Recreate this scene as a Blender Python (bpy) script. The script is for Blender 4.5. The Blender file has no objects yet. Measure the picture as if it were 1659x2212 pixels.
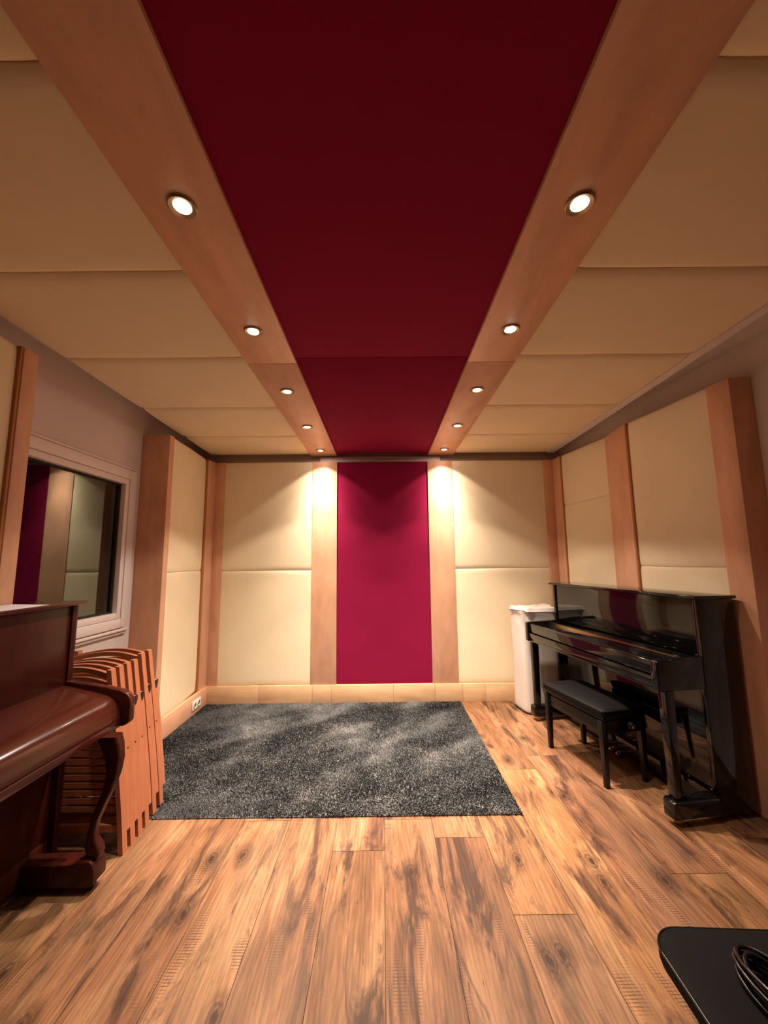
import bpy, bmesh, math, random
import numpy as np
from mathutils import Vector, Matrix
random.seed(7)
rng = np.random.default_rng(11)
S = bpy.context.scene
COL = S.collection
PI = math.pi

# ------------------------------------------------------------------ materials
def mat(name, base=(.5, .5, .5), rough=.5, spec=.5, metal=0., coat=0., coat_rough=.05, sheen=0.):
    m = bpy.data.materials.new(name); m.use_nodes = True
    b = m.node_tree.nodes['Principled BSDF']
    b.inputs['Base Color'].default_value = (*base, 1)
    b.inputs['Roughness'].default_value = rough
    b.inputs['Specular IOR Level'].default_value = spec
    b.inputs['Metallic'].default_value = metal
    b.inputs['Coat Weight'].default_value = coat
    b.inputs['Coat Roughness'].default_value = coat_rough
    b.inputs['Sheen Weight'].default_value = sheen
    return m
def nt(m): return m.node_tree, m.node_tree.nodes['Principled BSDF']
def node(t, kind, **kw):
    n = t.nodes.new(kind)
    for k, v in kw.items():
        if k.startswith('in_'): n.inputs[k[3:].replace('_', ' ')].default_value = v
        else: setattr(n, k, v)
    return n
def mapping(t, scale=(1, 1, 1), coord='Object', rot=(0, 0, 0)):
    c = t.nodes.new('ShaderNodeTexCoord'); p = t.nodes.new('ShaderNodeMapping')
    p.inputs['Scale'].default_value = scale; p.inputs['Rotation'].default_value = rot
    t.links.new(c.outputs[coord], p.inputs['Vector']); return p
def ramp(t, stops, inp):
    r = t.nodes.new('ShaderNodeValToRGB'); cr = r.color_ramp
    while len(cr.elements) < len(stops): cr.elements.new(.5)
    for e, (p, c) in zip(cr.elements, stops):
        e.position = p; e.color = (*c, 1) if len(c) == 3 else c
    t.links.new(inp, r.inputs['Fac']); return r
def mixc(t, a, b, fac, mode='MIX'):
    n = t.nodes.new('ShaderNodeMix'); n.data_type = 'RGBA'; n.blend_type = mode
    for s, v in ((n.inputs[0], fac), (n.inputs[6], a), (n.inputs[7], b)):
        if hasattr(v, 'links'): t.links.new(v, s)
        elif isinstance(v, tuple): s.default_value = (*v, 1)
        else: s.default_value = v
    return n.outputs[2]
def bump(t, b, h, strength=.2, dist=.002):
    n = t.nodes.new('ShaderNodeBump'); n.inputs['Strength'].default_value = strength
    n.inputs['Distance'].default_value = dist
    t.links.new(h, n.inputs['Height']); t.links.new(n.outputs['Normal'], b.inputs['Normal'])

def wood_mat(name, c0, c1, scale, rough=.45, coat=0., fig=.5, spec=.4):
    """fine veneer: long soft grain along the axis with the small scale, plus little flecks"""
    m = mat(name, c0, rough, spec, coat=coat); t, b = nt(m)
    p = mapping(t, scale)
    n1 = node(t, 'ShaderNodeTexNoise', in_Scale=1.0, in_Detail=6., in_Roughness=.6, in_Distortion=.6)
    t.links.new(p.outputs[0], n1.inputs['Vector'])
    r = ramp(t, [(.3, c1), (.62, c0)], n1.outputs['Fac'])
    p2 = mapping(t, (scale[0] * .35 + 2, scale[1] * .35 + 2, scale[2] * .35 + 2))
    n2 = node(t, 'ShaderNodeTexNoise', in_Scale=2.0, in_Detail=3.)
    t.links.new(p2.outputs[0], n2.inputs['Vector'])
    r2 = ramp(t, [(.25, (1 - .28 * fig,) * 3), (.6, (1, 1, 1))], n2.outputs['Fac'])
    t.links.new(mixc(t, r.outputs['Color'], r2.outputs['Color'], 1.0, 'MULTIPLY'), b.inputs['Base Color'])
    return m

M = {}
def fabric(name, c, weave=.15, rough=.95):
    m = mat(name, c, rough, .15); t, b = nt(m)
    p = mapping(t, (900, 900, 900))
    n = node(t, 'ShaderNodeTexNoise', in_Scale=1.0, in_Detail=1.)
    t.links.new(p.outputs[0], n.inputs['Vector'])
    p2 = mapping(t, (2.5, 2.5, 2.5)); n2 = node(t, 'ShaderNodeTexNoise', in_Scale=1., in_Detail=2.)
    t.links.new(p2.outputs[0], n2.inputs['Vector'])
    r = ramp(t, [(.3, tuple(v * .95 for v in c)), (.7, c)], n2.outputs['Fac'])
    t.links.new(r.outputs['Color'], b.inputs['Base Color'])
    bump(t, b, n.outputs['Fac'], weave, .0006)
    return m
M['cream'] = fabric('cream_fabric', (.86, .735, .51))
M['red'] = fabric('crimson_fabric', (.25, .006, .045), .25)
M['birch_z'] = wood_mat('birch_veneer_upright', (.75, .43, .275), (.66, .35, .21), (9, 9, 1.2))
M['birch_y'] = wood_mat('birch_veneer_lengthwise', (.75, .43, .275), (.66, .35, .21), (9, 1.2, 9))
M['birch_x'] = wood_mat('birch_veneer_across', (.76, .50, .29), (.64, .39, .21), (1.2, 9, 9))
M['birch_edge'] = mat('birch_cut_edge', (.42, .17, .045), .6)
M['beech'] = wood_mat('beech_orange', (.41, .150, .075), (.35, .120, .056), (14, 14, 1.6), .4, fig=.3)
M['mahogany_y'] = wood_mat('mahogany_lengthwise', (.066, .0135, .0075), (.040, .008, .0045), (16, 1.1, 16), .2, coat=.15, fig=.4)
M['mahogany_z'] = wood_mat('mahogany_upright', (.052, .0095, .0058), (.032, .006, .004), (16, 16, 1.1), .3, coat=.0, fig=.4, spec=.22)
def noisy(name, c, rough, scale=8., amt=.1, **kw):
    m = mat(name, c, rough, **kw); t, b = nt(m)
    p = mapping(t, (scale,) * 3); n = node(t, 'ShaderNodeTexNoise', in_Scale=1., in_Detail=4.)
    t.links.new(p.outputs[0], n.inputs['Vector'])
    r = ramp(t, [(.3, tuple(v * (1 - amt) for v in c)), (.7, c)], n.outputs['Fac'])
    t.links.new(r.outputs['Color'], b.inputs['Base Color']); return m
M['plaster'] = noisy('painted_plaster', (.68, .60, .58), .85, 5., .04, spec=.2)
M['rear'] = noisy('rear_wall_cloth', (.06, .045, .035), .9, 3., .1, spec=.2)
M['window_white'] = noisy('white_window_lacquer', (.78, .72, .69), .4, 6., .03)
M['dark_gap'] = noisy('dark_seal', (.02, .018, .016), .7, 10., .2)
M['piano_black'] = noisy('black_polyester_lacquer', (.0035, .0033, .0036), .06, 4., .1, spec=.5)
M['satin_black'] = noisy('satin_black_lacquer', (.005, .0042, .0042), .3, 5., .1, spec=.3)
M['leather'] = noisy('black_upholstery', (.0045, .0038, .0038), .6, 40., .25, spec=.1)
M['matte_black'] = noisy('matte_black_pad', (.0075, .0065, .0063), .7, 60., .2, spec=.1)
M['gloss_black'] = noisy('glossy_black_rubber', (.006, .006, .006), .2, 20., .2, spec=.6)
M['brass'] = noisy('polished_brass', (.80, .58, .28), .18, 20., .1, metal=1.)
M['chrome'] = noisy('chrome', (.75, .73, .70), .15, 20., .08, metal=1.)
M['felt'] = fabric('grey_white_cover', (.60, .54, .49), .5)
M['paper'] = noisy('white_paper', (.88, .88, .92), .6, 9., .02)
M['white_plastic'] = noisy('white_plastic', (.82, .78, .74), .35, 9., .03)
M['socket_hole'] = noisy('socket_recess', (.20, .17, .15), .5, 9., .1)
M['dark_plastic'] = noisy('black_plastic', (.015, .013, .012), .45, 20., .2)
M['ring'] = noisy('lamp_ring_metal', (.45, .33, .20), .35, 20., .1, metal=1.)
# emissive lamp face
m = mat('lamp_glow', (.8, .8, .8)); t, b = nt(m)
p = mapping(t, (40, 40, 40)); n = node(t, 'ShaderNodeTexVoronoi', in_Scale=1.)
t.links.new(p.outputs[0], n.inputs['Vector'])
r = ramp(t, [(.0, (1, .95, .82)), (1., (1, .86, .62))], n.outputs['Distance'])
t.links.new(r.outputs['Color'], b.inputs['Emission Color'])
b.inputs['Emission Strength'].default_value = 16.
M['glow'] = m
# double glazing: tinted see-through body with a strong surface reflection
m = bpy.data.materials.new('double_glazing'); m.use_nodes = True; t = m.node_tree
for q in list(t.nodes): t.nodes.remove(q)
o = t.nodes.new('ShaderNodeOutputMaterial'); mx = t.nodes.new('ShaderNodeMixShader')
tr = node(t, 'ShaderNodeBsdfTransparent'); tr.inputs['Color'].default_value = (.62, .68, .62, 1)
gl = node(t, 'ShaderNodeBsdfGlossy'); gl.inputs['Roughness'].default_value = .015
gl.inputs['Color'].default_value = (.93, 1, .93, 1)
fr = node(t, 'ShaderNodeFresnel', in_IOR=1.95)
t.links.new(fr.outputs[0], mx.inputs[0]); t.links.new(tr.outputs[0], mx.inputs[1]); t.links.new(gl.outputs[0], mx.inputs[2])
t.links.new(mx.outputs[0], o.inputs['Surface']); M['glass'] = m

# reclaimed oak floor: uv = metres along / across each plank, shifted per plank; attribute 'tone' per plank
def floor_mat():
    m = mat('reclaimed_oak_planks', (.4, .2, .1), .45, .22); t, b = nt(m)
    uv = t.nodes.new('ShaderNodeUVMap'); uv.uv_map = 'UVMap'
    def mp(sc):
        p = t.nodes.new('ShaderNodeMapping'); p.inputs['Scale'].default_value = sc
        t.links.new(uv.outputs[0], p.inputs['Vector']); return p
    at = t.nodes.new('ShaderNodeAttribute'); at.attribute_name = 'tone'
    # slow warp for cathedral grain
    pw = mp((5., .8, 1)); nw = node(t, 'ShaderNodeTexNoise', in_Scale=1., in_Detail=2.)
    t.links.new(pw.outputs[0], nw.inputs['Vector'])
    comb = t.nodes.new('ShaderNodeVectorMath'); comb.operation = 'MULTIPLY_ADD'
    t.links.new(nw.outputs['Color'], comb.inputs[0]); comb.inputs[1].default_value = (.16, .10, 0)
    t.links.new(uv.outputs[0], comb.inputs[2])
    wv = node(t, 'ShaderNodeTexWave', wave_type='BANDS', bands_direction='X', in_Scale=16., in_Distortion=3.5, in_Detail=3., in_Detail_Scale=1.2)
    mw = t.nodes.new('ShaderNodeMapping'); mw.inputs['Scale'].default_value = (1, .12, 1)
    t.links.new(comb.outputs[0], mw.inputs['Vector']); t.links.new(mw.outputs[0], wv.inputs['Vector'])
    # fine fibres
    pf = mp((170, 5, 1)); nf = node(t, 'ShaderNodeTexNoise', in_Scale=1., in_Detail=5., in_Roughness=.65)
    t.links.new(pf.outputs[0], nf.inputs['Vector'])
    # broad colour drift
    pb = mp((7, 1.6, 1)); nb = node(t, 'ShaderNodeTexNoise', in_Scale=1., in_Detail=4., in_Roughness=.6, in_Distortion=.5)
    t.links.new(pb.outputs[0], nb.inputs['Vector'])
    base = ramp(t, [(.25, (.120, .054, .026)), (.5, (.255, .122, .058)), (.72, (.42, .230, .118))], nb.outputs['Fac'])
    c = base.outputs['Color']
    # smoky grey-brown weathering with ragged, fibrous edges
    ps = mp((8.5, 1.8, 1)); ns = node(t, 'ShaderNodeTexNoise', in_Scale=1., in_Detail=7., in_Roughness=.68, in_Distortion=.7)
    t.links.new(ps.outputs[0], ns.inputs['Vector'])
    ad = node(t, 'ShaderNodeMath', operation='MULTIPLY_ADD'); ad.inputs[1].default_value = .22
    t.links.new(nf.outputs['Fac'], ad.inputs[0]); t.links.new(ns.outputs['Fac'], ad.inputs[2])
    rs = ramp(t, [(.615, (0, 0, 0)), (.72, (.9, .9, .9))], ad.outputs[0])
    c = mixc(t, c, (.050, .025, .017), rs.outputs['Color'])
    GRAIN = lambda c: mixc(t, mixc(t, c, ramp(t, [(.15, (.60, .54, .50)), (.6, (1, 1, 1))], wv.outputs['Fac']).outputs['Color'], .38, 'MULTIPLY'),
                           ramp(t, [(.3, (.52, .47, .44)), (.6, (1.08, 1.06, 1.04))], nf.outputs['Fac']).outputs['Color'], .85, 'MULTIPLY')
    c2 = mixc(t, c, (.20, .115, .062), mixc(t, (0., 0., 0.), (.55, .55, .55), ramp(t, [(.5, (0, 0, 0)), (.62, (1, 1, 1))], nw.outputs['Fac']).outputs['Color']))
    c = GRAIN(c2)
    # saw marks: short cross bars inside patches
    psw = mp((6, 30, 1)); wsw = node(t, 'ShaderNodeTexWave', wave_type='BANDS', bands_direction='Y', in_Scale=.95, in_Distortion=2.2, in_Detail=2., in_Detail_Scale=2.)
    t.links.new(psw.outputs[0], wsw.inputs['Vector'])
    psm = mp((8.5, 2.2, 1)); psm.inputs['Location'].default_value = (3.7, 9.1, 0)
    nsm = node(t, 'ShaderNodeTexNoise', in_Scale=1., in_Detail=3., in_Distortion=.4)
    t.links.new(psm.outputs[0], nsm.inputs['Vector'])
    saw = mixc(t, ramp(t, [(.6, (0, 0, 0)), (.85, (1, 1, 1))], wsw.outputs['Fac']).outputs['Color'], ramp(t, [(.60, (0, 0, 0)), (.67, (.9, .9, .9))], nsm.outputs['Fac']).outputs['Color'], 1., 'MULTIPLY')
    c = mixc(t, c, (.07, .038, .024), saw)
    # knots
    pk = mp((3.3, 1.75, 1)); vk = node(t, 'ShaderNodeTexVoronoi', voronoi_dimensions='2D', in_Scale=1., in_Randomness=1.)
    pkn = node(t, 'ShaderNodeVectorMath', operation='MULTIPLY_ADD'); pkn.inputs[1].default_value = (.10, .10, 0)
    t.links.new(nf.outputs['Color'], pkn.inputs[0]); t.links.new(pk.outputs[0], pkn.inputs[2])
    t.links.new(pkn.outputs[0], vk.inputs['Vector'])
    kn = ramp(t, [(.0, (1, 1, 1)), (.032, (.95, .95, .95)), (.05, (.45, .45, .45)), (.07, (.85, .85, .85)), (.09, (.3, .3, .3)), (.105, (.5, .5, .5)), (.18, (0, 0, 0))], vk.outputs['Distance'])
    c = mixc(t, c, (.035, .016, .010), kn.outputs['Color'])
    # small dark checks
    pc = mp((60, 9, 1)); nc = node(t, 'ShaderNodeTexNoise', in_Scale=1., in_Detail=2.)
    t.links.new(pc.outputs[0], nc.inputs['Vector'])
    c = mixc(t, c, (.06, .03, .018), ramp(t, [(.70, (0, 0, 0)), (.75, (.9, .9, .9))], nc.outputs['Fac']).outputs['Color'])
    c = mixc(t, c, at.outputs['Color'], 1., 'MULTIPLY')
    t.links.new(c, b.inputs['Base Color'])
    rr = ramp(t, [(.3, (.40,) * 3), (.7, (.56,) * 3)], nf.outputs['Fac'])
    t.links.new(rr.outputs['Color'], b.inputs['Roughness'])
    bump(t, b, nf.outputs['Fac'], .18, .001)
    return m
M['floor'] = floor_mat()
M['floor_gap'] = mat('plank_joint', (.03, .015, .009), .9)
def rug_mat():
    m = mat('charcoal_pile', (.06, .06, .063), .95, .1, sheen=.15); t, b = nt(m)
    p = mapping(t, (3.0, 3.8, 1)); n = node(t, 'ShaderNodeTexNoise', in_Scale=1., in_Detail=9., in_Roughness=.68, in_Distortion=.6)
    t.links.new(p.outputs[0], n.inputs['Vector'])
    r = ramp(t, [(.34, (.068, .070, .074)), (.52, (.118, .120, .122)), (.70, (.225, .222, .216))], n.outputs['Fac'])
    p2 = mapping(t, (140, 140, 30)); n2 = node(t, 'ShaderNodeTexNoise', in_Scale=1., in_Detail=2.)
    t.links.new(p2.outputs[0], n2.inputs['Vector'])
    r2 = ramp(t, [(.3, (.9,) * 3), (.7, (1.08,) * 3)], n2.outputs['Fac'])
    t.links.new(mixc(t, r.outputs['Color'], r2.outputs['Color'], 1., 'MULTIPLY'), b.inputs['Base Color'])
    return m
M['rug'] = rug_mat()

# ------------------------------------------------------------------ builders
class MB:
    """collects shapes, becomes ONE mesh object"""
    def __init__(s): s.bm = bmesh.new()
    def _bev(s, fs, w, seg):
        if w <= 0: return
        es = list({e for f in fs for e in f.edges})
        bmesh.ops.bevel(s.bm, geom=es, offset=w, segments=seg, affect='EDGES', profile=.5, clamp_overlap=True)
    def hull(s, pts8, bev=0., seg=2):
        """box from 8 points: bottom ring 0-3, top ring 4-7"""
        v = [s.bm.verts.new(p) for p in pts8]
        q = [(3, 2, 1, 0), (4, 5, 6, 7), (0, 1, 5, 4), (1, 2, 6, 5), (2, 3, 7, 6), (3, 0, 4, 7)]
        fs = [s.bm.faces.new([v[i] for i in f]) for f in q]
        bmesh.ops.recalc_face_normals(s.bm, faces=fs); s._bev(fs, bev, seg); return s
    def box(s, x0, x1, y0, y1, z0, z1, bev=0., seg=2):
        return s.hull([(x0, y0, z0), (x1, y0, z0), (x1, y1, z0), (x0, y1, z0), (x0, y0, z1), (x1, y0, z1), (x1, y1, z1), (x0, y1, z1)], bev, seg)
    def prism(s, pts, axis, a, b, bev=0., seg=2):
        """polygon extruded along an axis: pts are the two other coordinates in order"""
        def P(q, w): return {'x': (w, q[0], q[1]), 'y': (q[0], w, q[1]), 'z': (q[0], q[1], w)}[axis]
        A = [s.bm.verts.new(P(q, a)) for q in pts]; B = [s.bm.verts.new(P(q, b)) for q in pts]
        fs = [s.bm.faces.new(A), s.bm.faces.new(B[::-1])]
        n = len(pts)
        for i in range(n): fs.append(s.bm.faces.new([A[i], B[i], B[(i + 1) % n], A[(i + 1) % n]]))
        bmesh.ops.recalc_face_normals(s.bm, faces=fs); s._bev(fs, bev, seg); return s
    def tube(s, path, r, n=10, caps=True, flat=1.):
        """swept circle (or ellipse) along points; r may be a list"""
        path = [Vector(p) for p in path]; rs = r if isinstance(r, (list, tuple)) else [r] * len(path)
        rings = []; up = None
        for i, p in enumerate(path):
            d = (path[min(i + 1, len(path) - 1)] - path[max(i - 1, 0)]).normalized()
            if up is None:
                up = Vector((0, 0, 1)) if abs(d.z) < .9 else Vector((0, 1, 0))
            a = d.cross(up).normalized(); c = a.cross(d).normalized(); up = c
            rings.append([s.bm.verts.new(p + a * rs[i] * math.cos(2 * PI * k / n) + c * rs[i] * flat * math.sin(2 * PI * k / n)) for k in range(n)])
        for A, B in zip(rings, rings[1:]):
            for k in range(n): s.bm.faces.new([A[k], A[(k + 1) % n], B[(k + 1) % n], B[k]])
        if caps:
            s.bm.faces.new(rings[0][::-1]); s.bm.faces.new(rings[-1])
        bmesh.ops.recalc_face_normals(s.bm, faces=s.bm.faces); return s
    def lathe(s, prof, n=32, c=(0, 0, 0)):
        rings = []
        for r, z in prof:
            rings.append([s.bm.verts.new((c[0] + max(r, 1e-5) * math.cos(2 * PI * k / n), c[1] + max(r, 1e-5) * math.sin(2 * PI * k / n), c[2] + z)) for k in range(n)])
        for A, B in zip(rings, rings[1:]):
            for k in range(n): s.bm.faces.new([A[k], A[(k + 1) % n], B[(k + 1) % n], B[k]])
        bmesh.ops.remove_doubles(s.bm, verts=s.bm.verts, dist=2e-5)
        bmesh.ops.recalc_face_normals(s.bm, faces=s.bm.faces); return s
    def loft(s, rings, caps=True):
        R = [[s.bm.verts.new(p) for p in ring] for ring in rings]; n = len(R[0])
        for A, B in zip(R, R[1:]):
            for k in range(n): s.bm.faces.new([A[k], A[(k + 1) % n], B[(k + 1) % n], B[k]])
        if caps: s.bm.faces.new(R[0][::-1]); s.bm.faces.new(R[-1])
        bmesh.ops.recalc_face_normals(s.bm, faces=s.bm.faces); return s
    def build(s, name, m, parent=None, smooth=None, **props):
        me = bpy.data.meshes.new(name); s.bm.to_mesh(me); s.bm.free()
        me.materials.append(m)
        if smooth is not None:
            me.polygons.foreach_set('use_smooth', [True] * len(me.polygons))
            me.set_sharp_from_angle(angle=math.radians(smooth))
        o = bpy.data.objects.new(name, me); COL.objects.link(o)
        if parent: o.parent = parent
        for k, v in props.items(): o[k] = v
        return o
def thing(name, label, cat, loc=(0, 0, 0), rz=0., group=None):
    o = bpy.data.objects.new(name, None); COL.objects.link(o); o.empty_display_size = .05
    o.location = loc; o.rotation_euler = (0, 0, rz); o['label'] = label; o['category'] = cat
    if group: o['group'] = group
    return o
def cushion(w, p00, p10, p11, p01, nrm, back, roll=.016, rw=.017, belly=.004, wob=.0012, nx=16, ny=22, seed=0.):
    """padded face: u runs p00->p10, v runs p00->p01; its v edges roll away from nrm, closed box behind"""
    P00, P10, P11, P01, nv = (Vector(p) for p in (p00, p10, p11, p01, nrm))
    Lv = ((P01 - P00).length + (P11 - P10).length) / 2; vh = (P01 - P00).normalized(); grid = []; base = {}
    # sample v densely at both ends
    vs = sorted({0., 1., *[min(.5, x / Lv) for x in (.003, .007, .012, .018, .026, .036, .05, .07)], *[1 - min(.5, x / Lv) for x in (.003, .007, .012, .018, .026, .036, .05, .07)], *[k / 8 for k in range(1, 8)]})
    for a in range(nx + 1):
        u = a / nx; row = []
        for v in vs:
            p = (P00 * (1 - u) + P10 * u) * (1 - v) + (P01 * (1 - u) + P11 * u) * v
            ed = min(v, 1 - v) * Lv; eu = min(u, 1 - u)
            dz = -roll * math.exp(-ed / rw) - belly * (1 - math.sin(PI * v)) - .004 * math.exp(-eu * 60)
            wv = wob * math.sin(6.3 * u + seed) * math.exp(-ed / .06)
            vt = w.bm.verts.new(p + nv * dz + vh * wv); base[vt] = p; row.append(vt)
        grid.append(row)
    m_ = len(vs) - 1
    for a in range(nx):
        for c in range(m_): w.bm.faces.new([grid[a][c], grid[a + 1][c], grid[a + 1][c + 1], grid[a][c + 1]])
    rim = [grid[a][0] for a in range(nx + 1)] + [grid[nx][c] for c in range(1, m_ + 1)] + [grid[a][m_] for a in range(nx - 1, -1, -1)] + [grid[0][c] for c in range(m_ - 1, 0, -1)]
    bk = [w.bm.verts.new(base[v] - nv * back) for v in rim]
    for q in range(len(rim)): w.bm.faces.new([rim[q], rim[(q + 1) % len(rim)], bk[(q + 1) % len(rim)], bk[q]])
    w.bm.faces.new(bk); bmesh.ops.recalc_face_normals(w.bm, faces=w.bm.faces); return w
def tag(o, label, cat, group=None):
    o['label'] = label; o['category'] = cat
    if group: o['group'] = group
    return o
def struct(o): o['kind'] = 'structure'; return o
def copy_tree(o, parent=None):
    c = o.copy(); COL.objects.link(c)
    if parent: c.parent = parent
    for ch in list(o.children): copy_tree(ch, c)
    return c

# ------------------------------------------------------------------ camera
W_, H_, F_ = 1659., 2212., 835.
pitch = math.atan(105. / F_); yaw = math.atan(3.5 / F_); roll = math.radians(.6)
fw = Vector((math.sin(yaw) * math.cos(pitch), math.cos(yaw) * math.cos(pitch), math.sin(pitch)))
rt = Vector((math.cos(yaw), -math.sin(yaw), 0)); up = rt.cross(fw)
rt, up = rt * math.cos(roll) - up * math.sin(roll), rt * math.sin(roll) + up * math.cos(roll)
cam = bpy.data.cameras.new('camera'); co = bpy.data.objects.new('camera', cam); COL.objects.link(co)
cam.sensor_fit = 'HORIZONTAL'; cam.sensor_width = 36.; cam.lens = F_ / W_ * 36.; cam.clip_start = .02
Rm = Matrix((rt, up, -fw)).transposed().to_4x4(); Rm.translation = Vector((0, 0, 1.43)); co.matrix_world = Rm
S.camera = co

# ------------------------------------------------------------------ shell
XL, YB, YR = -2.03, 4.26, -2.4          # plaster planes: left, back, rear
H, HP, T = 2.60, 2.74, 2.512            # cloud underside, plaster ceiling, wall panel top
def xr(y): return 2.24 - .125 * (y - 2.2)   # slanting right wall

# floor: every plank a face of one mesh
pw, x00 = .26, -.005
bm = bmesh.new(); uvl = bm.loops.layers.uv.new('UVMap'); tl = bm.loops.layers.float_color.new('tone')
k0, k1 = -9, 10
known = {-1: [2.117], -3: [2.351], 2: [1.756], 4: [3.032], 0: [.45], 1: [.30], -2: [.75], 3: [.95], -4: [1.15], 5: [1.95]}
for k in range(k0, k1):
    xa, xb = x00 + k * pw, x00 + (k + 1) * pw
    y = YR - .1; start = known.get(k, [random.uniform(.2, 2.2)])[0]
    while start > YR: start -= 1.9
    ends = [YR - .1]; e = start
    while e < YB + .1:
        if e > YR - .1: ends.append(e)
        e += 1.9
    ends.append(YB + .1)
    for ya, yb in zip(ends, ends[1:]):
        g = .0011
        vs = [bm.verts.new(p) for p in ((xa + g, ya + g, 0), (xb - g, ya + g, 0), (xb - g, yb - g, 0), (xa + g, yb - g, 0))]
        f = bm.faces.new(vs)
        ox, oy = random.uniform(0, 60), random.uniform(0, 60)
        tn = random.uniform(.72, 1.15); col = (tn, tn * random.uniform(.96, 1.03), tn * random.uniform(.92, 1.04), 1)
        for lp in f.loops:
            c = lp.vert.co; lp[uvl].uv = (c.x - xa + ox, c.y - ya + oy); lp[tl] = col
        # the joint's groove
for v in list(bm.verts): pass
vs = [bm.verts.new(p) for p in ((-2.4, YR - .1, -.0025), (2.62, YR - .1, -.0025), (2.62, YB + .1, -.0025), (-2.4, YB + .1, -.0025))]
gf = bm.faces.new(vs); gf.material_index = 1
for lp in gf.loops: lp[tl] = (1, 1, 1, 1)
vs2 = [bm.verts.new((v.co.x, v.co.y, -.06)) for v in vs]
for q in ([vs2[3], vs2[2], vs2[1], vs2[0]], *[[vs[i], vs2[i], vs2[(i + 1) % 4], vs[(i + 1) % 4]] for i in range(4)]):
    f = bm.faces.new(q); f.material_index = 1
me = bpy.data.meshes.new('floor'); bm.to_mesh(me); bm.free()
me.materials.append(M['floor']); me.materials.append(M['floor_gap'])
fl = bpy.data.objects.new('floor', me); COL.objects.link(fl); struct(fl)

struct(MB().box(-2.4, 2.75, YR - .1, YB + .1, HP, HP + .1).build('ceiling', M['plaster']))
struct(MB().box(-2.4, 2.75, YB, YB + .12, 0, HP).build('wall_back', M['plaster']))
struct(MB().box(-2.4, 2.85, YR - .12, YR, 0, HP).build('wall_rear', M['rear']))
# left wall with the window opening
wy0, wy1, wz0, wz1 = 1.76, 3.07, .98, 2.13
w = MB()
w.box(XL - .12, XL, YR, wy0, 0, HP).box(XL - .12, XL, wy1, YB, 0, HP).box(XL - .12, XL, wy0, wy1, 0, wz0).box(XL - .12, XL, wy0, wy1, wz1, HP)
struct(w.build('wall_left', M['plaster']))
struct(MB().prism([(xr(YR), YR), (xr(YB), YB), (xr(YB) + .12, YB), (xr(YR) + .12, YR)], 'z', 0, HP).build('wall_right', M['plaster']))
# dim room behind the glass
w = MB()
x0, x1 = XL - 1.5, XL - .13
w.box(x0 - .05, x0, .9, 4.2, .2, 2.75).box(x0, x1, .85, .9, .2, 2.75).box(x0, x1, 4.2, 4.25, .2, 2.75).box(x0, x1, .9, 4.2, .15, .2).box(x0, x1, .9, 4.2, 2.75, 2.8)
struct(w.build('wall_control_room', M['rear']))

# ------------------------------------------------------------------ window
win = thing('window_1', 'white framed control room window with dark glass in the left wall', 'window', (0, 0, 0)); struct(win)
gy0, gy1, gz0, gz1 = 1.86, 2.985, 1.058, 2.047
fx = -2.0
w = MB()
for a in ((wy0 - .035, gy0 - .045, wz0 - .035, wz1 + .035), (gy1 + .045, wy1 + .035, wz0 - .035, wz1 + .035), (gy0 - .045, gy1 + .045, wz0 - .035, gz0 - .045), (gy0 - .045, gy1 + .045, gz1 + .045, wz1 + .035)):
    w.box(XL - .02, fx, a[0], a[1], a[2], a[3], .004)
w.build('window_frame', M['window_white'], win, 30)
w = MB()
for a in ((gy0 - .042, gy0, gz0 - .042, gz1 + .042), (gy1, gy1 + .042, gz0 - .042, gz1 + .042), (gy0, gy1, gz0 - .042, gz0), (gy0, gy1, gz1, gz1 + .042)):
    w.box(XL - .05, fx - .006, a[0], a[1], a[2], a[3], .003)
w.build('window_sash', M['window_white'], win, 30)
w = MB()
for a in ((gy0, gy0 + .014, gz0, gz1), (gy1 - .014, gy1, gz0, gz1), (gy0, gy1, gz0, gz0 + .012), (gy0, gy1, gz1 - .012, gz1)):
    w.box(XL - .07, XL - .012, a[0], a[1], a[2], a[3])
w.build('glazing_seal', M['dark_gap'], win)
MB().box(XL - .034, XL - .028, gy0 + .002, gy1 - .002, gz0 + .002, gz1 - .002).build('pane', M['glass'], win)
w = MB(); w.box(XL, fx + .004, wy0 - .05, wy1 + .05, wz0 - .062, wz0 - .044, .003).box(XL, fx - .01, wy0 - .05, wy1 + .05, wz0 - .085, wz0 - .068, .003)
w.build('lower_moulding', M['window_white'], win, 30)
w = MB(); w.box(XL, fx - .012, wy0 - .05, wy1 + .05, wz1 + .042, wz1 + .058, .004)
w.build('upper_moulding', M['window_white'], win, 30)

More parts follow.
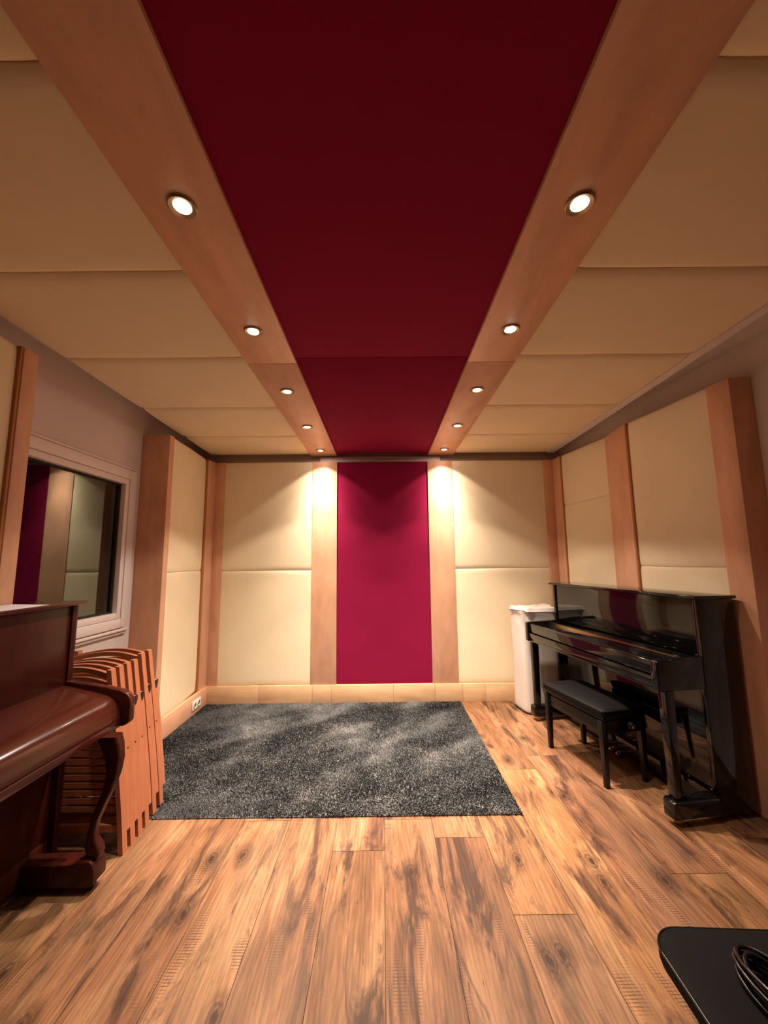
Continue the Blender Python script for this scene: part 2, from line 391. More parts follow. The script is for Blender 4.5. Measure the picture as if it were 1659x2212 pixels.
# ------------------------------------------------------------------ ceiling cloud
ys = [-1.3, .08, .783, 1.455, 2.13, 2.86, 3.55, 4.19]
def xle(y): return -1.79 - .0315 * (y - 1.4)
names = ['', 'nearest the camera, at the top edge', 'with its far seam just behind the first spotlight', 'between the first and second spotlights', 'beside the second and third spotlights', 'beside the fourth spotlight', 'nearest the back wall']
num = ['', 'sixth', 'fifth', 'fourth', 'third', 'second', 'first']
for side in (-1, 1):
    sd = 'left' if side < 0 else 'right'
    for i, (ya, yb) in enumerate(zip(ys, ys[1:])):
        g = .0025
        xin = side * .787
        oa, ob = (xle(ya), xle(yb)) if side < 0 else (1.795 + .012 * (ya - 1.), 1.795 + .012 * (yb - 1.))
        w = cushion(MB(), (xin, ya + g, H), (oa, ya + g, H), (ob, yb - g, H), (xin, yb - g, H), (0, 0, -1), .05, seed=i * 2.1 + side)
        o = w.build('acoustic_panel', M['cream'], smooth=50)
        if i == 0: tag(o, f'cream fabric ceiling panel on the {sd}, above and behind the camera', 'acoustic panel', 'cream ceiling panels')
        else: tag(o, f'cream fabric ceiling panel {sd} of the red strip, {num[i]} from the back wall', 'acoustic panel', 'cream ceiling panels')
# red strip
for ya, yb, lab in ((-1.3, 2.128, 'long crimson fabric ceiling panel between the boards, on the camera side of its seam'), (2.131, 4.19, 'shorter crimson fabric ceiling panel ending at the back wall')):
    tag(MB().box(-.506, .512, ya, yb, H + .008, H + .0503, .004).build('acoustic_panel', M['red'], smooth=30), lab, 'acoustic panel', 'crimson ceiling panels')
n = 1
for s0, s1 in ((-.790, -.499), (.513, .797)):
    for ya, yb in ((-1.3, 2.159), (2.161, 4.20)):
        struct(MB().box(s0, s1, ya, yb, H - .008, H + .05, .002).build(f'trim_{n}', M['birch_y'], smooth=30)); n += 1
w = MB().hull([(1.80, YR, H), (1.815, YR, H), (1.905, 4.16, H), (1.833, 4.16, H), (1.80, YR, HP), (1.815, YR, HP), (1.905, 4.16, HP), (1.833, 4.16, HP)])
w = MB().prism([(1.772, YR), (1.80, YR), (1.908, 4.17), (1.834, 4.17)], 'z', H - .002, HP)
struct(w.build(f'trim_{n}', M['window_white'])); n += 1
# plaster rim that closes the cloud
struct(MB().box(-1.70, 1.76, -1.3, 4.18, H + .0503, HP).build(f'trim_{n}', M['plaster'])); n += 1
struct(MB().box(-.69, .65, 4.215, YB, 2.515, 2.585, .002).build(f'trim_{n}', M['window_white'])); n += 1

# ------------------------------------------------------------------ recessed spotlights
SPILL = .003
LPOW = [.68, 1.75, 1.35, .44, .09]      # nearest lamps dimmed on purpose to darken the front of the room
LY = [3.96, 3.24, 2.532, 1.83, 1.133]
def make_spot():
    r = thing('recessed_spotlight', 'x', 'spotlight', (0, 0, 0))
    w = MB().lathe([(.028, .004), (.0285, -.002), (.033, -.0045), (.042, -.0065), (.046, -.003), (.046, .004), (.028, .004)], 40)
    w.build('ring', M['ring'], r, 40)
    w = MB().lathe([(0, .0005), (.020, .0003), (.0278, .0), (.0278, .003), (0, .003)], 40)
    w.build('lens', M['glow'], r, 40)
    # reflector lamp: peaked beam, sharp cut-off at the rim of the can, faint spill beyond it
    l = bpy.data.lights.new('spot_beam', 'SPOT'); l.energy = 100.; l.color = (1., .818, .665)
    l.spot_size = math.radians(179.9); l.spot_blend = .05; l.shadow_soft_size = .026
    l.use_nodes = True; t = l.node_tree; e = t.nodes['Emission']
    tc = t.nodes.new('ShaderNodeTexCoord'); sx = t.nodes.new('ShaderNodeSeparateXYZ'); ab_ = node(t, 'ShaderNodeMath', operation='ABSOLUTE')
    t.links.new(tc.outputs['Normal'], sx.inputs[0]); t.links.new(sx.outputs[2], ab_.inputs[0])
    rp = ramp(t, [(0., (.0,) * 3), (.05, (SPILL,) * 3), (.590, (SPILL * 1.3,) * 3), (.640, (.062,) * 3), (.766, (.10,) * 3), (.866, (.23,) * 3), (.94, (.60,) * 3), (1., (1.,) * 3)], ab_.outputs[0])
    t.links.new(rp.outputs['Color'], e.inputs['Strength'])
    lo = bpy.data.objects.new('beam', l); COL.objects.link(lo); lo.parent = r; lo.location = (0, 0, -.012)
    return r
proto = make_spot(); first = True
ordn = ['first', 'second', 'third', 'fourth', 'fifth']
for side, x in (('left', -.645), ('right', .659)):
    for i, y in enumerate(LY):
        o = proto if first else copy_tree(proto); first = False
        for c in o.children:
            if c.type == 'LIGHT':
                c.data = c.data.copy(); c.data.energy = 265. * LPOW[i]
        o.location = (x, y, H - .0125)
        o['label'] = f'lit recessed round spotlight in the {side} ceiling board, {ordn[i]} from the back wall'
        o['group'] = 'recessed ceiling spotlights'

# ------------------------------------------------------------------ wall panelling
def upright(pts, z0=.0, z1=T, m='birch_z', bev=.003):
    global n
    o = MB().prism(pts, 'z', z0, z1, bev).build(f'trim_{n}', M[m], smooth=30); n += 1; return struct(o)
def pad(name, pts, z0, z1, m, label, group, bev=.010):
    a, c = Vector((*pts[0], 0)), Vector((*pts[1], 0)); d = (c - a).normalized(); nv = Vector((d.y, -d.x, 0))
    mid = Vector((*pts[2], 0)) - c
    if nv.dot(mid) > 0: nv = -nv
    w = cushion(MB(), (a.x, a.y, z0), (c.x, c.y, z0), (c.x, c.y, z1), (a.x, a.y, z1), nv, min(.05, mid.length * .6), belly=.002, roll=.008, rw=.016, seed=len(label))
    return tag(w.build(name, M[m], smooth=50), label, 'acoustic panel', group)
D = 4.144
zb, zs = .176, 1.338
# back wall
for x0, x1 in ((-1.862, -1.712), (-.757, -.490), (.498, .767), (1.772, 1.868)):
    upright([(x0, D - .004), (x1, D - .004), (x1, YB), (x0, YB)], zb)
for x0, x1, sd in ((-1.710, -.759, 'left'), (.769, 1.770, 'right')):
    for z0, z1, ud in ((zb + .004, zs, 'lower'), (zs + .002, T, 'upper')):
        pad('acoustic_panel', [(x0, D), (x1, D), (x1, YB), (x0, YB)], z0, z1, 'cream', f'{ud} cream fabric panel {sd} of the crimson panel on the back wall', 'cream wall panels')
pad('acoustic_panel', [(-.488, D + .006), (.496, D + .006), (.496, YB), (-.488, YB)], zb, T, 'red', 'tall crimson fabric panel in the middle of the back wall', None, .005)
w = MB(); jx = [-1.82, -1.28, -.734, -.537, .094, .519, .802, 1.037, 1.88]
for a, c in zip(jx, jx[1:]): w.box(a + .0008, c - .0008, D - .010, YB, 0, zb, .0015)
struct(w.build('baseboard_back', M['birch_x'], smooth=30))
# left wall, far unit
LF = [(-1.798, 3.19), (-1.798, 3.262), (-1.850, 3.990), (-1.832, 4.03), (-1.822, 4.15)]
upright([LF[0], LF[1], (-1.90, 3.262), (XL, 3.25), (XL, 3.19)], 0)
for z0, z1, ud in ((zb - .006, 1.348, 'lower'), (1.350, T, 'upper')):
    pad('acoustic_panel', [(-1.802, 3.264), (-1.850, 3.990), (XL + .01, 3.990), (XL + .01, 3.264)], z0, z1, 'cream', f'{ud} cream fabric panel on the left wall between the window and the back corner', 'cream wall panels', .006)
upright([(-1.838, 4.004), (-1.815, 4.15), (XL, 4.15), (XL, 4.004)], 0, T)
upright([(-1.842, 3.992), (-1.833, 4.003), (XL + .02, 4.003), (XL + .02, 3.992)], 0, T, 'birch_edge', .001)
w = MB(); w.box(-1.845, -1.805, 3.262, 4.15, 0, .170, .002).box(-2.02, -1.800, .62, 1.814, 0, .1755, .002)
struct(w.build('baseboard_left', M['birch_y'], smooth=30))
# left wall, near unit
upright([(-1.788, 1.83), (-1.788, 1.912), (XL, 1.912), (XL, 1.83)], 0)
upright([(-1.792, 1.815), (-1.792, 1.828), (XL + .02, 1.828), (XL + .02, 1.815)], 0, T, 'birch_edge', .001)
for z0, z1, ud in ((zb, zs, 'lower'), (zs + .002, T, 'upper')):
    pad('acoustic_panel', [(-1.792, .62), (-1.802, 1.813), (XL + .01, 1.813), (XL + .01, .62)], z0, z1, 'cream', f'{ud} cream fabric panel on the left wall, on the camera side of the window', 'cream wall panels', .006)
upright([(-1.788, .54), (-1.788, .618), (XL, .618), (XL, .54)], 0)
# right wall, saw-tooth unit
upright([(1.868, 4.15), (1.885, 3.998), (xr(3.998) + .002, 3.998), (xr(4.15) + .002, 4.15)], 0)
upright([(1.886, 3.996), (1.889, 3.985), (xr(3.985), 3.985), (xr(3.996), 3.996)], 0, T, 'birch_edge', .001)
A, B = (1.895, 3.983), (2.012, 3.372)
for z0, z1, ud in ((zb, 1.985, 'tall lower'), (1.987, T, 'short upper')):
    pad('acoustic_panel', [A, B, (xr(3.372), 3.372), (xr(3.983), 3.983)], z0, z1, 'cream', f'{ud} cream fabric panel on the right wall nearest the back corner', 'cream wall panels', .006)
upright([(2.008, 3.370), (1.974, 3.03), (xr(3.03), 3.03), (xr(3.37), 3.370)], 0)
upright([(1.975, 3.028), (1.977, 3.012), (xr(3.01), 3.012), (xr(3.028), 3.028)], 0, T, 'birch_edge', .001)
for z0, z1, ud in ((zb, 1.366, 'lower'), (1.368, T, 'upper')):
    pad('acoustic_panel', [(1.985, 3.010), (2.087, 2.367), (xr(2.367), 2.367), (xr(3.01), 3.010)], z0, z1, 'cream', f'{ud} cream fabric panel on the right wall above the black piano, nearer the camera', 'cream wall panels', .006)
upright([(2.085, 2.365), (2.112, 2.228), (xr(2.21), 2.212), (xr(2.365), 2.365)], 0)
w = MB().prism([(1.858, 4.13), (2.00, 3.37), (1.966, 3.03), (2.077, 2.367), (2.10, 2.367), (1.99, 3.03), (2.02, 3.37), (1.885, 4.13)], 'z', 0, .172)
struct(w.build('baseboard_right', M['birch_y']))

# small dark fitting at the right edge
f = thing('switch_plate', 'small dark switch plate on the right wall at the edge of the photo', 'switch', (xr(2.27) - .001, 2.27, 1.11), math.radians(7.1))
MB().box(-.012, .0, -.05, .045, 0, .075, .004).build('plate', M['dark_plastic'], f, 40)
MB().box(-.017, -.011, -.02, .018, .018, .058, .002).build('rocker', M['dark_plastic'], f, 40)

# wall socket on the left baseboard
sk = thing('power_socket', 'white double power socket on the left baseboard near the back corner', 'power socket', (-1.8045, 3.825, .045))
MB().box(0, .010, 0, .168, 0, .084, .004).build('plate', M['white_plastic'], sk, 40)
for cy in (.045, .123):
    w = MB().lathe([(.0285, 0), (.0285, .004), (.024, .004), (.020, .0005), (0, .0005), (0, 0), (.0285, 0)], 28)
    o = w.build('socket_insert', M['white_plastic'], sk, 40); o.rotation_euler = (0, PI / 2, 0); o.location = (.010, cy, .042)
    w = MB().lathe([(.0195, 0), (.0195, .0012), (0, .0012), (0, 0), (.0195, 0)], 24)
    q = w.build('socket_recess', M['socket_hole'], o, 40)

# ------------------------------------------------------------------ rug
rg = thing('area_rug', 'charcoal grey shaggy rug on the plank floor in front of the back wall', 'rug', (0, 0, 0))
rx0, rx1, ry0, ry1 = -1.795, .772, 2.372, 4.115
MB().box(rx0, rx1, ry0, ry1, .0008, .006, .002).build('backing', M['rug'], rg)
NX = 230000
px = rng.uniform(rx0, rx1, NX); py = rng.uniform(ry0, ry1, NX)
def field(seed):
    r2 = np.random.default_rng(seed); f = np.zeros(NX)
    for a in range(26):
        fx_, fy_ = r2.normal(0, 1, 2) * (2.2 + a * .55); f += np.sin(px * fx_ + py * fy_ + r2.uniform(0, 6.28)) / (1 + a * .09)
    return f / 3.2
lx = .010 * np.tanh(field(3)) + rng.normal(0, .0045, NX); ly = .010 * np.tanh(field(4)) - .002 + rng.normal(0, .0045, NX)
ht = .0115 + rng.uniform(0, .004, NX); ang = rng.uniform(0, PI, NX); wd = .0027
cx_, sx_ = np.cos(ang) * wd, np.sin(ang) * wd
V = np.zeros((NX, 5, 3), np.float32)
V[:, 0] = np.stack([px - cx_, py - sx_, np.full(NX, .004)], 1); V[:, 1] = np.stack([px + cx_, py + sx_, np.full(NX, .004)], 1)
V[:, 2] = np.stack([px + cx_ * .8 + lx * .4, py + sx_ * .8 + ly * .4, .004 + ht * .6], 1); V[:, 3] = np.stack([px - cx_ * .8 + lx * .4, py - sx_ * .8 + ly * .4, .004 + ht * .6], 1)
V[:, 4] = np.stack([px + lx, py + ly, .004 + ht], 1)
b5 = (np.arange(NX) * 5)[:, None]
loops = np.concatenate([b5 + np.array([[0, 1, 2, 3]]), b5 + np.array([[3, 2, 4]])], 1).ravel().astype(np.int32)
starts = np.stack([np.arange(NX) * 7, np.arange(NX) * 7 + 4], 1).ravel().astype(np.int32)
me = bpy.data.meshes.new('pile'); me.vertices.add(NX * 5); me.vertices.foreach_set('co', V.ravel())
me.loops.add(len(loops)); me.loops.foreach_set('vertex_index', loops)
me.polygons.add(NX * 2); me.polygons.foreach_set('loop_start', starts)
me.update(calc_edges=True); me.validate(); me.materials.append(M['rug'])
po = bpy.data.objects.new('pile', me); COL.objects.link(po); po.parent = rg; po['kind'] = 'stuff'

# ------------------------------------------------------------------ black upright piano
pr = math.atan2(.1457, .9893)
PO = (1.56, 2.249, 0)
bp = thing('upright_piano', 'glossy black upright piano with closed lid against the right wall', 'piano', PO, pr)
L = 1.45
K = M['piano_black']
for u0, u1 in ((0, .03), (L - .03, L)):
    MB().prism([(.262, .03), (.505, .03), (.505, 1.187), (.262, 1.187)], 'y', u0, u1, .003).build('side_panel', K, bp, 30)
MB().box(.48, .503, .03, L - .03, .05, 1.187).build('back_panel', M['satin_black'], bp)
MB().box(.268, .29, .031, L - .031, .865, 1.186, .002).build('upper_panel', K, bp, 30)
MB().box(.232, .512, -.020, L + .022, 1.188, 1.207, .005, 3).build('lid', K, bp, 30)
MB().box(-.026, .478, .031, L - .031, .690, .716, .003).build('keybed', K, bp, 30)
MB().box(-.034, -.008, .046, L - .046, .716, .765, .004).build('key_slip', K, bp, 30)
w = MB().prism([(-.026, .772), (-.030, .776), (-.031, .838), (-.027, .846), (-.016, .8495), (.168, .8515), (.168, .835), (.0, .82), (-.01, .772)], 'y', .05, L - .05, .0015)
fb = w.build('fallboard', K, bp, 40)
MB().box(.1685, .1715, .055, L - .055, .849, .8535).build('hinge', M['brass'], fb)
MB().box(.1735, .29, .031, L - .031, .836, .858, .003).build('music_shelf', K, bp, 30)
for u0, u1 in ((0, .045), (L - .045, L)):
    w = MB().prism([(-.040, .690), (-.040, .845), (-.030, .856), (.10, .860), (.262, .866), (.262, .690)], 'y', u0, u1, .006, 3)
    w.build('arm', K, bp, 30)
for u0, u1 in ((.0, .050), (L - .050, L)):
    uc = (u0 + u1) / 2
    w = MB().hull([(.004, uc - .024, .125), (.050, uc - .024, .125), (.050, uc + .024, .125), (.004, uc + .024, .125), (-.002, u0, .69), (.056, u0, .69), (.056, u1, .69), (-.002, u1, .69)], .003)
    lg = w.build('leg', K, bp, 30)
    w = MB().prism([(-.022, .04), (-.022, .118), (-.010, .13), (.262, .13), (.262, .04)], 'y', u0 - .012, u1 + .012, .005)
    w.build('toe_block', K, bp, 30)
    cs = MB().tube([(.03, uc - .011, .022), (.03, uc + .011, .022)], .021, 18).build('caster', M['brass'], bp, 40)
MB().box(.29, .306, .031, L - .031, .13, .69, .002).build('lower_panel', K, bp, 30)
MB().box(.270, .306, .031, L - .031, .03, .128, .003).build('bottom_rail', K, bp, 30)
for u in (.648, .718, .795):
    w = MB().tube([(.275, u, .062), (.235, u, .066), (.205, u, .066), (.180, u, .062), (.172, u, .057)], [.007, .009, .017, .021, .012], 14, flat=.32)
    w.build('pedal', M['brass'], bp, 50)
for u in (.10, L - .10):
    MB().tube([(.45, u - .012, .022), (.45, u + .012, .022)], .0215, 16).build('caster', M['dark_plastic'], bp, 40)

# ------------------------------------------------------------------ black bench
bn = thing('piano_bench', 'black padded piano bench standing in front of the black piano', 'bench', (1.476, 2.918, 0), math.radians(13.0))
# local y = long axis, x = towards the piano
w = MB(); N1 = 40; rings = []
def rrect(hx, hy, r, z, cx0=0, cy0=0, n=N1):
    pts = []
    for q, (sx, sy) in enumerate(((1, 1), (-1, 1), (-1, -1), (1, -1))):
        for k in range(n // 4):
            a = q * PI / 2 + (k / (n // 4 - 1)) * PI / 2
            pts.append((cx0 + sx * (hx - r) + r * math.cos(a), cy0 + sy * (hy - r) + r * math.sin(a), z))
    return pts
for hx, hy, z in ((.160, .297, .428), (.170, .307, .431), (.173, .310, .438), (.174, .311, .448), (.173, .310, .458), (.168, .305, .465), (.150, .285, .474), (.11, .24, .482), (.05, .15, .486), (.01, .05, .487)):
    rings.append(rrect(hx, hy, min(.03, hx * .8), z))
w.loft(rings).build('seat_cushion', M['leather'], bn, 60)
pts = rrect(.1735, .3105, .03, .4625); w = MB().tube(pts + [pts[0], pts[1]], .0028, 6, caps=False)
w.build('piping', M['gloss_black'], bn, 60)
MB().box(-.160, .160, -.297, .297, .405, .429, .003).build('seat_frame', M['satin_black'], bn, 30)
w = MB()
for x0, x1, y0, y1 in ((-.156, -.134, -.24, .24), (.134, .156, -.24, .24), (-.13, .13, -.285, -.263), (-.13, .13, .263, .285)):
    w.box(x0, x1, y0, y1, .315, .395, .003)
w.build('apron', M['satin_black'], bn, 30)
for sx in (-1, 1):
    for sy in (-1, 1):
        a, c = sx * .147, sy * .272
        MB().hull([(a - .014, c - .014, 0), (a + .014, c - .014, 0), (a + .014, c + .014, 0), (a - .014, c + .014, 0), (a - .021, c - .021, .40), (a + .021, c - .021, .40), (a + .021, c + .021, .40), (a - .021, c + .021, .40)], .003).build('leg', M['satin_black'], bn, 30)
for sy in (-1, 1):
    w = MB().tube([(.02, sy * .285, .372), (.02, sy * .315, .372), (.02, sy * .32, .372), (.02, sy * .345, .372)], [.006, .006, .022, .020], 20)
    kb = w.build('adjusting_knob', M['satin_black'], bn, 40)
    MB().tube([(.02, sy * .345, .372), (.02, sy * .350, .372)], [.012, .006], 16).build('knob_cap', M['chrome'], kb, 50)

# ------------------------------------------------------------------ white fabric-covered absorber
ab = thing('fabric_bolster', 'tall off-white cloth covered bolster standing in the corner behind the black piano', 'bolster', PO, pr)
w = MB(); rings = []
Z = [.0, .012, .03, .08] + [.08 + .82 * k / 22 for k in range(1, 23)] + [.915, .93, .945, .957, .962]
N2 = 72
for z in Z:
    ring = []
    base = .955 if z < .005 else .985 if z < .02 else 1.
    tp = max(0, (z - .915) / .047); sc = base * (1 - .10 * tp ** 2)
    for k in range(N2):
        a = 2 * PI * k / N2; ca, sa = math.cos(a), math.sin(a)
        e = .42
        x = .19 * abs(ca) ** e * (1 if ca >= 0 else -1); y = .150 * abs(sa) ** e * (1 if sa >= 0 else -1)
        wr = .006 * math.sin(9 * a + 21 * z) * min(1, max(0, (z - .70) / .2)) + .014 * math.sin(5 * a + 38 * z + 1) * max(0, (z - .83) / .13) + .0025 * math.sin(3 * a + 7 * z)
        lump = .012 * math.exp(-((z - .925) / .012) ** 2)
        f_ = sc + wr / .17 + lump / .17
        ring.append((.175 + x * f_, 1.675 + y * f_, .004 + z + .010 * math.sin(2 * a + .8) * max(0, (z - .8) / .16)))
    rings.append(ring)
for s_ in (.75, .45, .12):
    ring = []
    for (x, y, z) in rings[len(Z) - 1]:
        ring.append((.175 + (x - .175) * s_ / .9, 1.675 + (y - 1.675) * s_ / .9, .966 + .006 * math.sin(30 * x + 17 * y) - .02 * (1 - s_)))
    rings.append(ring)
w.loft(rings).build('cover', M['felt'], ab, 80)
pts = [(.175 + (x - .175) * 1.012, 1.675 + (y - 1.675) * 1.012, .010) for (x, y, z) in rings[1]]
MB().tube(pts + [pts[0], pts[1]], .006, 6, caps=False).build('base_shadow_line', M['dark_plastic'], ab, 60)  # dark strip standing in for the shadow line around the base
pts = [(.175 + (x - .175) * 1.0, 1.675 + (y - 1.675) * 1.0, z) for (x, y, z) in rings[Z.index(.93)]]
MB().tube(pts + [pts[0], pts[1]], .005, 6, caps=False).build('gathered_hem', M['felt'], ab, 60)

# ------------------------------------------------------------------ brown piano
mp_ = thing('upright_piano', 'brown mahogany upright piano with cabriole legs by the left window', 'piano', (-2.0, .62, 0))
# local x = away from the left wall, y = along the wall
B0, B1 = 0., 1.43
MY, MZ = M['mahogany_y'], M['mahogany_z']
for y0, y1 in ((B0, B0 + .035), (B1 - .035, B1)):
    MB().box(.222, .425, y0, y1, .03, 1.222, .003).build('side_panel', MZ, mp_, 30)
MB().box(.226, .246, .035, B1 - .035, .05, 1.222).build('back_panel', MZ, mp_)
MB().box(.395, .417, .036, B1 - .036, .835, 1.218, .002).build('upper_panel', MZ, mp_, 30)
MB().box(.220, .455, -.02, B1 + .022, 1.222, 1.240, .005, 3).build('lid', MY, mp_, 30)
MB().box(.248, .705, .036, B1 - .036, .636, .672, .003).build('keybed', MY, mp_, 30)
prof = [(.40, .838), (.48, .822), (.58, .800), (.635, .785), (.665, .770), (.685, .748), (.698, .718), (.704, .690), (.704, .676), (.685, .676), (.66, .74), (.56, .78), (.40, .82)]
w = MB().prism([(x, z) for x, z in prof], 'y', .042, B1 - .042, 0)
w.build('fallboard', MY, mp_, 25)
for y0, y1 in ((B0, B0 + .040), (B1 - .040, B1)):
    pr_ = [(.40, .640), (.40, .856), (.50, .842), (.62, .823), (.69, .808), (.728, .792), (.745, .768), (.750, .74), (.750, .665), (.742, .650), (.716, .638), (.60, .636)]
    MB().prism(pr_, 'y', y0, y1, .007, 3).build('arm', MY, mp_, 40)
# cabriole legs
for yc in (.135, B1 - .135):
    zz = [.125, .150, .175, .205, .235, .28, .34, .41, .48, .54, .60, .640]
    cxs = [.700, .698, .690, .682, .679, .688, .710, .740, .756, .756, .740, .722]
    hxs = [.020, .030, .031, .021, .017, .016, .018, .021, .026, .034, .043, .048]
    hys = [.020, .026, .026, .020, .018, .018, .018, .020, .022, .025, .028, .030]
    rings = []
    for z, c, hx, hy in zip(zz, cxs, hxs, hys):
        rings.append([(c + p[0], yc + p[1], z) for p in rrect(hx, hy, min(hx, hy) * .45, 0, n=24)])
    MB().loft(rings).build('leg', MZ, mp_, 60)
    w = MB().prism([(.39, .03), (.39, .118), (.60, .122), (.66, .132), (.700, .135), (.715, .120), (.724, .09), (.724, .045), (.708, .03)], 'y', yc - .042, yc + .042, .006, 3)
    w.build('foot_block', MZ, mp_, 40)
    MB().tube([(.69, yc - .010, .018), (.69, yc + .010, .018)], .0175, 16).build('caster', M['dark_plastic'], mp_, 40)
MB().box(.375, .395, .036, B1 - .036, .14, .636, .002).build('lower_panel', MZ, mp_, 30)
MB().box(.375, .402, .036, B1 - .036, .03, .138, .003).build('bottom_rail', MY, mp_, 30)
for y in (.14, B1 - .14):
    MB().tube([(.29, y - .010, .018), (.29, y + .010, .018)], .0175, 16).build('caster', M['dark_plastic'], mp_, 40)
# sheet of paper on its lid, curling a little
w = MB(); P = [(-1.776, 1.893), (-1.562, 1.857), (-1.558, 1.30), (-1.774, 1.33)]
g = []
for a in range(9):
    row = []
    for c in range(9):
        u, v = a / 8, c / 8
        p0 = [P[0][k] * (1 - u) * (1 - v) + P[1][k] * u * (1 - v) + P[2][k] * u * v + P[3][k] * (1 - u) * v for k in (0, 1)]
        row.append((p0[0], p0[1], 1.2412 + .004 * (2 * u - 1) ** 2 * (v > .5) * (v - .5)))
    g.append(row)
top = [[w.bm.verts.new(p) for p in r] for r in g]; bot = [[w.bm.verts.new((p[0], p[1], p[2] - .0006)) for p in r] for r in g]
for a in range(8):
    for c in range(8):
        w.bm.faces.new([top[a][c], top[a + 1][c], top[a + 1][c + 1], top[a][c + 1]]); w.bm.faces.new([bot[a][c + 1], bot[a + 1][c + 1], bot[a + 1][c], bot[a][c]])
rim = [(a, 0) for a in range(9)] + [(8, c) for c in range(1, 9)] + [(a, 8) for a in range(7, -1, -1)] + [(0, c) for c in range(7, 0, -1)]
for i in range(len(rim)):
    a, c = rim[i], rim[(i + 1) % len(rim)]
    w.bm.faces.new([top[a[0]][a[1]], top[c[0]][c[1]], bot[c[0]][c[1]], bot[a[0]][a[1]]])
bmesh.ops.recalc_face_normals(w.bm, faces=w.bm.faces)
tag(w.build('paper_sheet', M['paper']), 'large white sheet of paper lying on the lid of the brown piano', 'paper')

# ------------------------------------------------------------------ folded slatted chairs
def make_chair():
    r = thing('folding_chair', 'x', 'chair', (0, 0, 0))
    Wd = .455
    def off(z): return -.125 * (max(z, 0) / .88) ** 1.15
    def post(xs, z0, z1, y0, y1, th, nn=9):
        rings = []
        for k in range(nn):
            z = z0 + (z1 - z0) * k / (nn - 1); x = off(z) + xs
            ch = .004
            rings.append([(x - th, y0, z), (x, y0 + .0, z), (x, y1, z), (x - th, y1, z)])
        return MB().loft(rings)
    B = M['beech']
    for xs in (0, -Wd + .024):
        p = post(xs, 0, .878, 0, .036, .024); p.build('back_post', B, r, 20)
        q = post(xs - .0005 if xs == 0 else xs, .092, .690, .0375, .064, .022); lg = q.build('front_leg', B, r, 20)
        if xs == 0:
            z = .690; x = off(.67)
            MB().prism([(.0385, z + .002), (.063, z + .004), (.063, z - .018), (.045, z - .062), (.0385, z - .055)], 'x', x - .003, x + .0035, .001).build('end_cap', M['dark_plastic'], lg)
            MB().tube([(off(.462) - .001, .018, .462), (off(.462) + .0015, .018, .462)], .0045, 12).build('screw', M['dark_plastic'], r)
    def rail(z, h, name):
        rings = []
        for k in range(17):
            u = k / 16; x0 = off(z) - .024 - (Wd - .048) * u
            y = .010 + .040 * math.sin(PI * u); zz = z + .022 * math.sin(PI * u)
            rings.append([(x0, y - .006, zz), (x0, y + .016, zz), (x0, y + .016, zz + h), (x0, y - .006, zz + h)])
        MB().loft(rings).build(name, B, r, 40)
    rail(.836, .024, 'top_rail'); rail(.790, .020, 'back_rail'); rail(.715, .030, 'back_rail')
    for k in range(12):
        z = .175 + .0375 * k
        MB().box(off(z) - .026 - (Wd - .05), off(z) - .026, .040, .054, z, z + .0285, .002).build('seat_slat', B, r)
    MB().box(off(.10) - .026 - (Wd - .05), off(.10) - .026, .008, .026, .10, .135, .002).build('stretcher', B, r)
    return r
ch = make_chair()
cyl = [2.104, 2.172, 2.240, 2.307, 2.381, 2.468]
clab = ['folded orange-brown slatted chair closest to the brown piano, front of the row', 'folded orange-brown slatted chair, second of the row from the brown piano', 'folded orange-brown slatted chair, third of the row from the brown piano',
        'folded orange-brown slatted chair, fourth of the row from the brown piano', 'folded orange-brown slatted chair at the rug edge, fifth of the row from the brown piano', 'folded orange-brown slatted chair standing on the rug, last of the row from the brown piano']
for i, y in enumerate(cyl):
    o = ch if i == 0 else copy_tree(ch)
    o.location = (-1.296 - .004 * i - (.006 if i == 5 else 0), y, .0 if i < 4 else .0188)
    o['label'] = clab[i]; o['group'] = 'folded chairs between the brown piano and the wall panel'

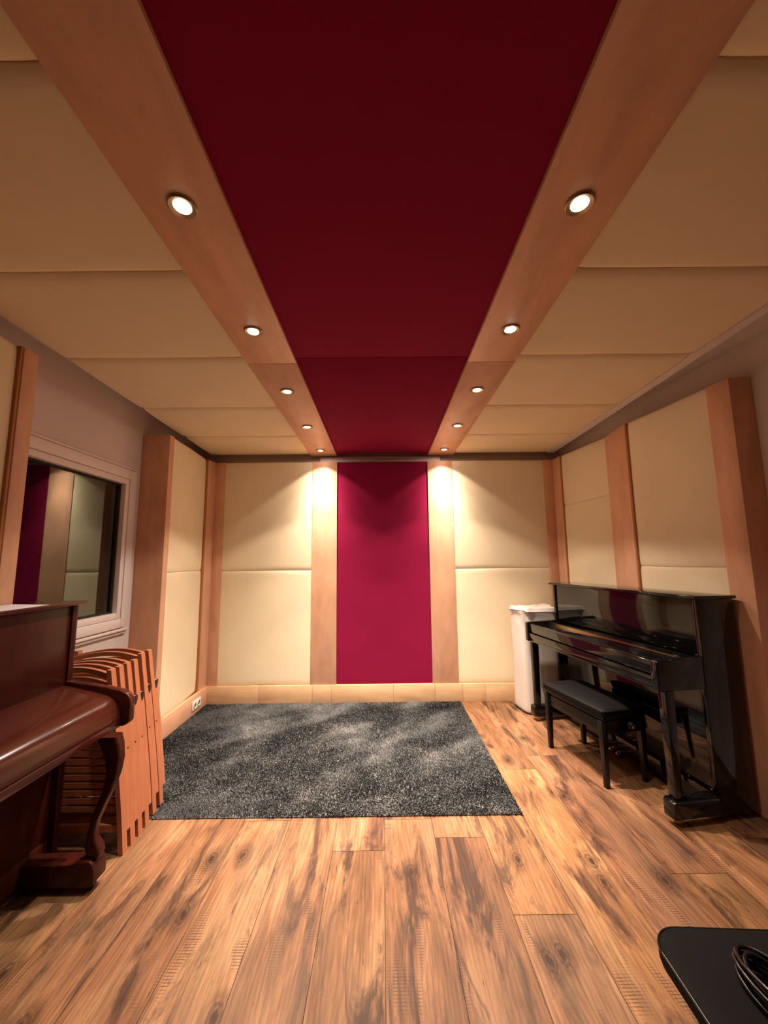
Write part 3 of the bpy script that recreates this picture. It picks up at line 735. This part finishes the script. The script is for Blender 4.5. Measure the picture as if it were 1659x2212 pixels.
# ------------------------------------------------------------------ black stool, lower right
st = thing('stool', 'black padded stool with rounded seat at the lower right corner', 'stool', (.93, .90, 0), math.radians(-3))
hx, hy, r_ = .262, .232, .075
rings = [rrect(hx - .010, hy - .010, r_ - .01, .428), rrect(hx - .002, hy - .002, r_, .432), rrect(hx, hy, r_, .440), rrect(hx, hy, r_, .462), rrect(hx - .003, hy - .003, r_, .468), rrect(hx - .012, hy - .012, r_ - .01, .4712), rrect(hx - .05, hy - .05, .05, .473), rrect(.06, .06, .03, .4745)]
MB().loft(rings).build('seat', M['matte_black'], st, 40)
pts = rrect(hx - .0005, hy - .0005, r_, .4655); MB().tube(pts + [pts[0], pts[1]], .003, 6, caps=False).build('piping', M['gloss_black'], st, 60)
for sx in (-1, 1):
    for sy in (-1, 1):
        MB().tube([(sx * .17, sy * .15, .428), (sx * .20, sy * .18, .0)], [.016, .012], 16).build('leg', M['satin_black'], st, 40)
w = MB().tube([(.195 * math.cos(a) * .98, .17 * math.sin(a), .17) for a in [2 * PI * k / 32 for k in range(33)]], .008, 8, caps=False)
w.build('foot_ring', M['satin_black'], st, 60)
# coil of glossy cable on the seat
w = MB(); path = []
for k in range(220):
    a = 2 * PI * k / 36; rr = .075 + .006 * math.sin(a * .37) + .004 * math.sin(a * 1.7)
    path.append((rr * 1.35 * math.cos(a), rr * .62 * math.sin(a), .0065 + .008 * (k / 36) * .9 + .003 * math.sin(2.3 * a)))
cc = tag(w.tube(path, .0048, 8).build('cable_coil', M['gloss_black'], smooth=60), 'coil of glossy black cable lying on the black stool', 'cable')
cc.location = (.850, .925, .4745); cc.rotation_euler = (0, 0, math.radians(-78))

# ------------------------------------------------------------------ world and view
wd_ = bpy.data.worlds.new('world'); S.world = wd_; wd_.use_nodes = True
wd_.node_tree.nodes['Background'].inputs['Color'].default_value = (.02, .015, .01, 1)
wd_.node_tree.nodes['Background'].inputs['Strength'].default_value = .2
vs_ = S.view_settings; vs_.view_transform = 'Standard'; vs_.look = 'None'; vs_.exposure = .68; vs_.gamma = 1.; vs_.use_curve_mapping = False
try: S.cycles.max_bounces = 14; S.cycles.diffuse_bounces = 8; S.cycles.glossy_bounces = 6
except Exception: pass
